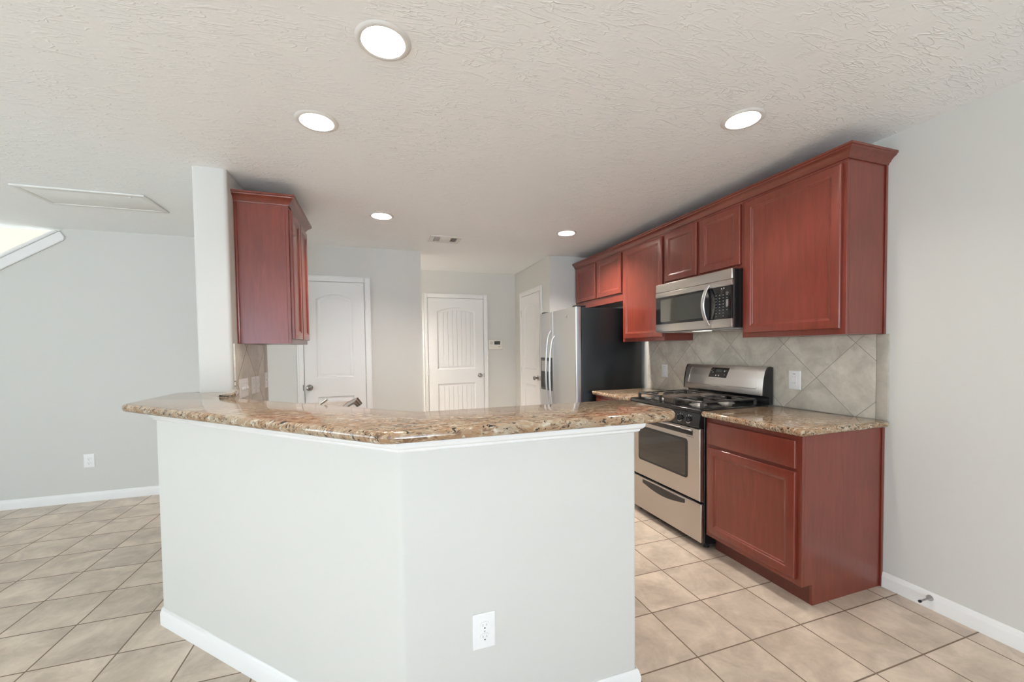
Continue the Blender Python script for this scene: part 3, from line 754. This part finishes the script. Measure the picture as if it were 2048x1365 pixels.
# ------------------------------------------------------------------ outlets and switches
def plate(fr,w,h,label,cat,kind,group=None):
    """fr(u,v,n) centred"""
    c=Vector(fr(0,0,0)); t=thing({'outlet':'wall_outlet','gfci':'wall_outlet','switch':'light_switch','blank':'wall_outlet'}[kind],label,cat,tuple(c),group)
    def bx(b,u0,u1,v0,v1,n0,n1,bev=0):
        p,q=Vector(fr(u0,v0,n0)),Vector(fr(u1,v1,n1)); box(b,p.x,q.x,p.y,q.y,p.z,q.z,bev)
    b=BM()
    nested(b,lambda u,v,n:fr(u-w/2,v-h/2,n),w,h,[(0,0.0006),(0,0.0025),(0.004,0.0055),(0.008,0.0062)]); bmesh.ops.recalc_face_normals(b,faces=b.faces)
    vs=[b.verts.new(fr(u,v,0.0006)) for u,v in ((-w/2,-h/2),(w/2,-h/2),(w/2,h/2),(-w/2,h/2))]; b.faces.new(vs); bmesh.ops.remove_doubles(b,verts=b.verts,dist=1e-5); bmesh.ops.recalc_face_normals(b,faces=b.faces)
    part('plate',b,M['white'],t,25)
    ng=max(1,round((w-0.02)/0.055)) if w>0.09 else 1
    for g in range(ng):
        cu=(g-(ng-1)/2)*0.046
        if kind=='outlet':
            for s in (-1,1):
                b=BM(); pts=rounded([(-.0165,-.014),(.0165,-.014),(.0165,.014),(-.0165,.014)],0.012,5)
                lp=[tuple(p) for p in pts]; a=[b.verts.new(fr(cu+p[0],s*.0195+p[1],.0064)) for p in lp]; d=[b.verts.new(fr(cu+p[0]*.96,s*.0195+p[1]*.96,.0085)) for p in lp]
                b.faces.new(d)
                for i in range(len(a)): b.faces.new((a[i],a[(i+1)%len(a)],d[(i+1)%len(a)],d[i]))
                bmesh.ops.recalc_face_normals(b,faces=b.faces); soc=part('socket',b,M['white'],t,30)
                for (su,sh) in ((-.0063,.0085),(.0063,.0070)):
                    b=BM(); bx(b,cu+su-.0010,cu+su+.0010,s*.0195+.0035-sh/2,s*.0195+.0035+sh/2,.0080,.0088); part('slot',b,M['grey'],soc,None)
                b=BM(); bx(b,cu-.0024,cu+.0024,s*.0195-.0095,s*.0195-.0050,.0080,.0088,.001); part('ground_hole',b,M['rub'],soc,None)
            b=BM(); bx(b,cu-.0022,cu+.0022,-.0022,.0022,.0060,.0072,.0008); part('screw',b,M['grey'],t,None)
        elif kind=='gfci':
            b=BM(); bx(b,cu-.0165,cu+.0165,-.033,.033,.0060,.0085,.001); soc=part('socket',b,M['white'],t,None)
            b=BM(); bx(b,cu-.008,cu+.008,.0375,.0415,.0060,.0068); part('label_mark',b,M['grey'],t,None)
            for s in (-1,1):
                for su in (-.006,.006): b=BM(); bx(b,cu+su-.0009,cu+su+.0009,s*.02-.003,s*.02+.004,.0082,.0088); part('slot',b,M['dim'],soc,None)
        elif kind=='switch':
            b=BM(); bx(b,cu-.004,cu+.004,-.008,.010,.0060,.017,.0015); part('toggle',b,M['white'],t,None)
            for s in (-.030,.030): b=BM(); bx(b,cu-.0025,cu+.0025,s-.0025,s+.0025,.0058,.0070,.0008); part('screw',b,M['grey'],t,None)
        else:
            b=BM(); bx(b,cu-.010,cu+.010,-.020,.020,.0060,.0080,.002); part('jack',b,M['white'],t,None)
    return t
fY=lambda x,z,y0: (lambda u,v,n:(x+u,y0-n,z+v))
fX=lambda y,z,x0: (lambda u,v,n:(x0-n,y+u,z+v))
fXp=lambda y,z,x0: (lambda u,v,n:(x0+n,y+u,z+v))
plate(fY(-2.264,0.375,YK),0.079,0.120,'white duplex outlet low on the front of the white bar wall','outlet','outlet')
plate(fY(-5.053,0.364,YB),0.079,0.122,'white duplex outlet low on the far left wall','outlet','outlet')
plate(fX(0.483,1.092,-0.009),0.082,0.124,'white outlet on the backsplash tiles above the right countertop','outlet','gfci')
plate(fX(1.735,1.092,-0.009),0.078,0.122,'white outlet on the backsplash tiles left of the range','outlet','gfci')
plate(fXp(1.590,1.087,XPR+0.0095),0.165,0.120,'wide white switch plate on the left backsplash, nearest the column','light switch','switch')
plate(fXp(1.797,1.087,XPR+0.0095),0.086,0.118,'white outlet on the left backsplash, just right of the wide switch plate','outlet','gfci')
plate(fXp(1.898,1.087,XPR+0.0095),0.084,0.118,'white switch plate on the left backsplash, third from the column','light switch','switch')
plate(fXp(2.132,1.100,XPR+0.0095),0.080,0.118,'white switch plate at the far end of the left backsplash','light switch','switch')
# wall keypad / thermostat
t=thing('thermostat','ivory wall thermostat with a grey display beside the far white door','thermostat',(-0.966,YC-0.001,1.385))
b=BM(); box(b,-1.070,-0.864,YC-0.024,YC-0.0008,1.316,1.452,0.006,3); part('case',b,M['ivory'],t)
b=BM(); box(b,-0.985,-0.897,YC-0.0252,YC-0.0242,1.383,1.433); part('display',b,M['lcd'],t,None)
for j in range(3): b=BM(); box(b,-1.050,-1.005,YC-0.0250,YC-0.0242,1.392+j*0.014,1.399+j*0.014); part('button',b,M['grey'],t,None)
b=BM(); box(b,-0.925,-0.900,YC-0.0250,YC-0.0242,1.346,1.358); part('button',b,M['grey'],t,None)
# door stop on the baseboard
t=thing('door_stop','small metal door stop on the right baseboard','door stop',(-0.0125,-0.21,0.057))
b=BM(); lathe(b,[(0,0),(.014,0),(.0135,-.006),(.008,-.016),(.005,-.024),(0,-.024)],(-0.0127,-0.21,0.057),'x',18); part('flange',b,M['nickel'],t)
b=BM(); cyl(b,(-0.062,-0.21,0.057),0.0045,0.055,'x',12); part('rod',b,M['nickel'],t)
b=BM(); cyl(b,(-0.092,-0.21,0.057),0.0065,0.010,'x',14,bev=0.001); part('rubber_tip',b,M['blackp'],t)

# ------------------------------------------------------------------ range
RY0,RY1=Y1+0.0035,Y2-0.0035
t=thing('gas_range','stainless steel gas range with black cooktop under the microwave','range',(-0.32,(RY0+RY1)/2,0))
b=BM(); box(b,-0.612,-0.025,RY0,RY1,0.030,0.893,0.003,1); part('body',b,M['black'],t)
for y in (RY0+0.04,RY1-0.04):
    for x in (-0.56,-0.08): b=BM(); cyl(b,(x,y,0.0155),0.018,0.030,'z',14); part('foot',b,M['blackp'],t)
# drawer
dy0,dy1=RY0+0.001,RY1-0.001
b=BM(); box(b,-0.640,-0.613,dy0,dy1,0.050,0.300,0.006,3); dr=part('drawer',b,M['steel'],t)
b=BM(); k=12; ym=(0.767+1.215)/2; pts=[(0.767,0.287)]+[(0.767+(1.215-0.767)*i/k,0.262-0.030*math.sin(PI*i/k)) for i in range(k+1)]+[(1.215,0.287)]
prism(b,pts,-0.6445,-0.6395,'x'); part('handle',b,M['blackp'],dr,30)
# oven door
oy0,oy1=RY0+0.006,RY1-0.006
b=BM(); nested(b,lambda u,v,n:(-0.614-n,oy0+u,0.318+v),oy1-oy0,0.470,[(0,0),(0,0.026),(0.004,0.030)]); 
vs=[b.verts.new((-0.614,y,z)) for y,z in ((oy0,.318),(oy1,.318),(oy1,.788),(oy0,.788))]; b.faces.new(vs); bmesh.ops.remove_doubles(b,verts=b.verts,dist=1e-5); bmesh.ops.recalc_face_normals(b,faces=b.faces)
od=part('oven_door',b,M['steel'],t,25)
wl=rounded([(0.735,0.440),(1.262,0.440),(1.262,0.705),(0.735,0.705)],0.022,6)
b=BM(); prism(b,[tuple(p) for p in wl],-0.6465,-0.6435,'x'); win=part('oven_window',b,M['blackp'],od,30)
wl=rounded([(0.752,0.455),(1.245,0.455),(1.245,0.690),(0.752,0.690)],0.016,6)
b=BM(); prism(b,[tuple(p) for p in wl],-0.6470,-0.6460,'x'); part('glass',b,M['glass'],win,30)
# handle: wide black recess under a steel lip
b=BM(); box(b,-0.6465,-0.6435,0.690,1.300,0.735,0.772,0.0012); part('handle_recess',b,M['blackp'],od)
b=BM(); tube(b,[(-0.655,0.690+0.61*i/16,0.770+0.004*math.sin(PI*i/16)) for i in range(17)],0.008,10,0.7); part('handle_lip',b,M['steel'],od,60)
b=BM(); box(b,-0.6452,-0.6438,0.700,0.745,0.722,0.727); box(b,-0.6452,-0.6438,0.683,0.692,0.722,0.727); part('badge',b,M['dim'],od,None)
# control panel, slanted
b=BM(); prism(b,[(-0.612,0.795),(-0.652,0.795),(-0.655,0.805),(-0.640,0.885),(-0.612,0.885)],RY0+0.002,RY1-0.002,'y'); bmesh.ops.bevel(b,geom=list(b.edges),offset=0.002,segments=2,affect='EDGES')
cp=part('control_panel',b,M['black'],t)
nv=Vector((-1,0,0.19)).normalized()
def rotN(b,c):
    rot=Vector((-1,0,0)).rotation_difference(nv).to_matrix().to_4x4()
    bmesh.ops.transform(b,matrix=Matrix.Translation(c)@rot@Matrix.Translation(-Vector(c)),verts=b.verts)
for ky in (0.722,0.802,1.00,1.195,1.275):
    c=Vector((-0.6490,ky,0.838))
    b=BM(); lathe(b,[(0,0),(.019,0),(.0185,-.014),(.016,-.018),(0,-.018)],tuple(c),'x',24); 
    box(b,c.x-.026,c.x-.015,ky-.0035,ky+.0035,c.z-.017,c.z+.017,.002); rotN(b,c); part('knob',b,M['blackp'],cp,35)
    b=BM(); vs0=[];vs1=[]
    for i in range(25):
        a=R(-150)+R(120)*i/24
        for (L_,rr) in ((vs0,.0225),(vs1,.0255)): L_.append(b.verts.new((c.x-.0012,ky+rr*math.cos(a),c.z+rr*math.sin(a))))
    for i in range(24): b.faces.new((vs0[i],vs0[i+1],vs1[i+1],vs1[i]))
    rotN(b,c); part('dial_arc',b,M['mark'],cp,None)
    for (oy,oz,w_,h_) in ((0,.0275,.0012,.005),(-.018,.026,.0018,.0018),(.020,.018,.0012,.004)):
        b=BM(); box(b,c.x-.0016,c.x-.0006,ky+oy-w_,ky+oy+w_,c.z+oz-h_,c.z+oz+h_); rotN(b,c); part('dial_mark',b,M['mark'],cp,None)
# cooktop
b=BM(); box(b,-0.645,-0.060,RY0,RY1,0.8855,0.912,0.009,3); ct=part('cooktop',b,M['black'],t)
b=BM(); box(b,-0.590,-0.110,RY0+0.03,RY1-0.03,0.9122,0.9145,0.001); part('drip_tray',b,M['black'],ct,None)
BU=[(-0.485,0.812),(-0.235,0.812),(-0.485,1.182),(-0.235,1.182)]
for (x,y) in BU:
    b=BM(); lathe(b,[(0,.9147),(.058,.9147),(.056,.9185),(.040,.922),(.038,.930),(.0,.930)],(x,y,0),'z',28); bu=part('burner',b,M['alu'],t)
    b=BM(); lathe(b,[(0,.9302),(.035,.9302),(.036,.934),(.033,.938),(0,.939)],(x,y,0),'z',28); part('burner_cap',b,M['iron'],bu)
def grate(y0,y1):
    b=BM(); x0,x1=-0.595,-0.125; z=0.952; r=0.0062
    def bar(a,c): 
        tube(b,[a,c],r,8)
    def bxr(xa,xb,ya,yb): box(b,xa,xb,ya,yb,z-.006,z+.006,.002,1)
    w_=0.006
    bxr(x0,x1,y0,y0+2*w_); bxr(x0,x1,y1-2*w_,y1); bxr(x0,x0+2*w_,y0,y1); bxr(x1-2*w_,x1,y0,y1); xm=(x0+x1)/2; bxr(xm-w_,xm+w_,y0,y1)
    ym=(y0+y1)/2
    for xc in (-0.485,-0.235):
        for dx_,dy_ in ((1,0),(-1,0),(0,1),(0,-1)):
            ex=x0 if (dx_<0 and xc<-0.4) else xm if (dx_>0 and xc<-0.4) or (dx_<0 and xc>-0.4) else x1
            if dx_: bxr(min(xc+dx_*.03,ex),max(xc+dx_*.03,ex),ym-w_*.8,ym+w_*.8)
            else:
                ey=y1 if dy_>0 else y0; bxr(xc-w_*.8,xc+w_*.8,min(ym+dy_*.03,ey),max(ym+dy_*.03,ey))
    for (x,y) in ((x0+w_,y0+w_),(x1-w_,y0+w_),(x0+w_,y1-w_),(x1-w_,y1-w_)):
        box(b,x-.009,x+.009,y-.008,y+.008,0.9123,z-.004,.002,1)
    return part('grate',b,M['iron'],t,30)
grate(RY0+0.042,0.925); grate(1.068,RY1-0.042)
b=BM(); box(b,-0.585,-0.135,0.932,1.061,0.940,0.957,0.004); box(b,-0.575,-0.555,0.94,1.053,0.9147,0.94); box(b,-0.165,-0.145,0.94,1.053,0.9147,0.94); part('griddle',b,M['griddle'],t)
# backguard
prof=[(-0.026,0.912),(-0.026,1.168),(-0.052,1.174),(-0.070,1.168),(-0.085,1.140),(-0.098,1.090),(-0.106,1.030),(-0.109,0.975),(-0.060,0.965),(-0.060,0.912)]
b=BM(); prism(b,prof,RY0,RY0+0.012,'y'); prism(b,prof,RY1-0.012,RY1,'y'); box(b,-0.060,-0.026,RY0+.012,RY1-.012,0.912,1.165); bgd=part('backguard_frame',b,M['black'],t)
pf=[(-0.061,1.1735),(-0.0725,1.1690),(-0.0875,1.140),(-0.1005,1.090),(-0.1085,1.030),(-0.1115,0.976),(-0.100,0.973),(-0.060,0.973)]
b=BM(); prism(b,pf,RY0+0.0125,RY1-0.0125,'y'); bmesh.ops.bevel(b,geom=[e for e in b.edges],offset=0.0015,segments=1,affect='EDGES'); bg_=part('backguard_panel',b,M['steelg'],t,50)
def bx_(z): # surface x of the backguard at height z
    P_=[(0.976,-0.1115),(1.030,-0.1085),(1.090,-0.1005),(1.140,-0.0875),(1.169,-0.0725)]
    for (z0,x0),(z1,x1) in zip(P_,P_[1:]):
        if z<=z1: return x0+(x1-x0)*(z-z0)/(z1-z0)
    return -0.0725
def on_guard(b,pts,n=0.0015):
    a=[b.verts.new((bx_(z)-n,y,z)) for y,z in pts]; d=[b.verts.new((bx_(z)+0.002,y,z)) for y,z in pts]
    f=b.faces.new(a); 
    for i in range(len(a)): b.faces.new((a[i],a[(i+1)%len(a)],d[(i+1)%len(a)],d[i]))
    bmesh.ops.recalc_face_normals(b,faces=b.faces)
b=BM(); on_guard(b,[(0.925,1.152),(0.925,1.14),(0.937,1.090),(0.940,1.078),(1.110,1.078),(1.107,1.090),(1.093,1.14),(1.090,1.152)]); dp=part('display_panel',b,M['black'],bg_,None)
b=BM(); on_guard(b,[(0.985,1.140),(0.987,1.118),(1.045,1.118),(1.043,1.140)],0.0025); part('clock_display',b,M['lcd'],dp,None)
for (y,z,s) in ((1.012,1.093,.0045),(1.038,1.093,.0045),(0.962,1.128,.005),(0.945,1.132,.003),(1.070,1.115,.004),(1.085,1.128,.003),(1.066,1.140,.003),(0.958,1.100,.004)):
    b=BM(); on_guard(b,[(y-s,z-s),(y+s,z-s),(y+s,z+s),(y-s,z+s)],0.0026); part('button',b,M['mark'] if s>.004 else M['dim'],dp,None)
# pressed outline of the guard
path=[(0.690,1.150),(0.680,1.075),(0.677,1.030),(0.685,1.020),(0.930,1.018)]
b=BM(); tube(b,[(bx_(z)-0.0006,y,z) for y,z in path],0.0022,6); tube(b,[(bx_(z)-0.0006,RY0+RY1-y,z) for y,z in path],0.0022,6); part('pressed_line',b,M['steelg'],bg_,60)
b=BM()
for j in range(7): y=0.985+j*0.0095; on_guard(b,[(y,1.006-abs(j-3)*.0015),(y+.006,1.006-abs(j-3)*.0015),(y+.006,1.012-abs(j-3)*.0015),(y,1.012-abs(j-3)*.0015)],0.0008)
on_guard(b,[(1.008,0.996),(1.022,0.996),(1.022,0.999),(1.008,0.999)],0.0008); part('logo',b,M['dim'],bg_,None)

# ------------------------------------------------------------------ microwave
MX=-0.375; MY0,MY1=Y1+0.002,Y2-0.002; MZ0,MZ1=1.441,1.826
t=thing('microwave','stainless steel over the range microwave with dark glass door','microwave',(-0.19,(MY0+MY1)/2,MZ0))
b=BM(); box(b,MX+0.0,-0.012,MY0+0.001,MY1-0.001,MZ0,MZ1,0.003,1); part('body',b,M['black'],t)
b=BM(); box(b,-0.393,MX-0.0005,MY0,MY1,1.757,MZ1,0.006,3); vt=part('vent_strip',b,M['steel'],t)
dsp=0.792
def ring(b,y0,y1,z0,z1,zi0,zi1,x0,x1):
    box(b,x0,x1,y0,y1,z0,zi0,0.003); box(b,x0,x1,y0,y1,zi1,z1,0.003)
b=BM(); box(b,-0.393,MX-0.0005,dsp+.0005,MY1,1.718,1.7555,0.0025,2); box(b,-0.393,MX-0.0005,dsp+.0005,MY1,MZ0,1.500,0.0025,2); box(b,-0.386,MX-0.0006,dsp+.001,MY1-.0005,1.4995,1.7185); md=part('door',b,M['steel'],t)
b=BM(); box(b,-0.3915,-0.3862,dsp+.0015,MY1-.001,1.501,1.717,.001); dg=part('door_glass',b,M['black'],md)
b=BM(); prism(b,[tuple(p) for p in rounded([(0.860,1.520),(1.315,1.520),(1.315,1.700),(0.860,1.700)],.008,4)],-.3921,-.3912,'x'); part('window_screen',b,M['glass2'],dg,None)
for z0_,z1_ in ((1.718,1.7555),(MZ0,1.500)):
    b=BM(); box(b,-0.393,MX-0.0005,MY0,dsp-.0005,z0_,z1_,0.0025,2); part('panel_band',b,M['steel'],t)
b=BM(); box(b,-0.3915,MX-0.0006,MY0+.004,dsp-.001,1.501,1.717,.001); cp=part('control_panel',b,M['black'],t)
b=BM(); box(b,-.3921,-.3914,.700,.706,1.699,1.707); box(b,-.3921,-.3914,.682,.687,1.698,1.709); part('clock_digits',b,M['mark'],cp,None)
for r in range(8):
    for c_ in range(4):
        if (r,c_) in ((0,0),(1,0),(0,2)): continue
        y=0.660+c_*0.030; z=1.520+r*0.020
        b=BM(); box(b,-.3920,-.3914,y-.0045,y+.0045,z-.0022,z+.0022); part('button',b,M['dim'],cp,None)
b=BM(); box(b,-.3921,-.3914,.650,.668,1.583,1.628); part('keypad_block',b,M['dim'],cp,None)
# bowed handle
b=BM(); pts=[(-0.392-0.050*math.sin(PI*i/20)**0.8 if 0<i<20 else -0.392,0.818,1.465+0.275*i/20) for i in range(21)]
tube(b,pts,0.0155,14,0.45,up=(1,0,0)); part('handle',b,M['steelv'],md,60)
b=BM(); cyl(b,(-0.3936,1.345,1.468),0.0055,0.001,'x',18); box(b,-.394,-.3932,1.318,1.335,1.465,1.471); part('logo',b,M['dim'],md,None)
# underside
b=BM(); box(b,-0.36,-0.03,MY0+0.02,MY1-0.02,MZ0-0.008,MZ0-0.0005,.002); us=part('underside_panel',b,M['grey'],t)
for y in (0.78,1.16): b=BM(); box(b,-0.25,-0.05,y-.07,y+.07,MZ0-0.012,MZ0-0.0083,.001); part('grease_filter',b,M['alu'],us)
b=BM(); box(b,-0.345,-0.275,0.90,1.02,MZ0-0.0112,MZ0-0.0083,.001); part('lamp_cover',b,M['mlens'],us)

# ------------------------------------------------------------------ refrigerator
FY0,FY1=2.045,2.935; FX=-0.785; FT=1.715
t=thing('refrigerator','side by side stainless steel refrigerator with black sides','refrigerator',(-0.4,(FY0+FY1)/2,0))
b=BM(); box(b,-0.722,-0.040,FY0+0.002,FY1-0.002,0.020,FT-0.006,0.004,2); part('body',b,M['blackside'],t)
for y in (FY0+0.07,FY1-0.07):
    for x in (-0.66,-0.1): b=BM(); cyl(b,(x,y,0.0105),0.022,0.020,'z',14); part('foot',b,M['blackp'],t)
fs=2.578
def fdoor(y0,y1,hy):
    b=BM(); pts=rounded([(FX,y0),(FX,y1),(-0.728,y1),(-0.728,y0)],[0.012,0.012,0.002,0.002],5); prism(b,[tuple(p) for p in pts],0.110,FT); d=part('door',b,M['steelv'],t,40)
    return d
d1=fdoor(FY0,fs-0.003,0); d2=fdoor(fs+0.003,FY1,0)
def fh(d,y,z1):
    b=BM(); n=22; pts=[(FX-0.010-0.052*math.sin(PI*i/n)**0.55 if 0<i<n else FX-0.001,y,0.62+(z1-0.62)*i/n) for i in range(n+1)]
    tube(b,pts,0.0115,12,0.85,up=(0,1,0)); part('handle',b,M['steelv'],d,60)
fh(d1,fs-0.045,1.450); fh(d2,fs+0.050,1.510)
# dispenser on the freezer door
b=BM(); 
for (a,c,e,f) in ((2.600,2.905,1.180,1.215),(2.600,2.905,0.850,0.875),(2.600,2.618,0.875,1.180),(2.890,2.905,0.875,1.180)): box(b,FX-0.008,FX-0.0005,a,c,e,f,.003)
dsr=part('dispenser_frame',b,M['blackp'],d2)
b=BM(); box(b,FX-0.003,FX-0.0004,2.618,2.890,0.875,1.180); part('dispenser_recess',b,M['rub'],dsr,None)
b=BM(); box(b,FX-0.0065,FX-0.0032,2.620,2.888,1.060,1.178,.001); part('dispenser_panel',b,M['grey'],dsr,None)
b=BM(); box(b,FX-0.012,FX-0.0032,2.73,2.79,0.93,0.99,.003); part('paddle',b,M['blackp'],dsr)
for y in (FY0+0.05,FY1-0.06):
    b=BM(); box(b,-0.775,-0.665,y-0.035,y+0.035,FT+0.0004,FT+0.017,.004); part('hinge_cover',b,M['blackp'],t)
# emblem near the top of the door
b=BM()
def stroke(pts,r=0.0022): tube(b,[(FX-0.0012,y,z) for y,z in pts],r,6,0.4,up=(1,0,0))
y=2.245; z=1.635
stroke([(y+.022,z+.016),(y+.016,z-.010),(y+.006,z+.010),(y-.002,z-.012),(y-.012,z+.016)]); stroke([(y-.004,z-.016),(y-.018,z+.004),(y-.024,z-.010)],0.0018)
part('emblem',b,M['dim'],d1,60)
b=BM(); box(b,-0.715,-0.70,FY0+0.01,FY1-0.01,0.022,0.105,.002); part('kick_grille',b,M['blackp'],t)

for o in C.objects:
    if '_w' in o.keys(): del o['_w']
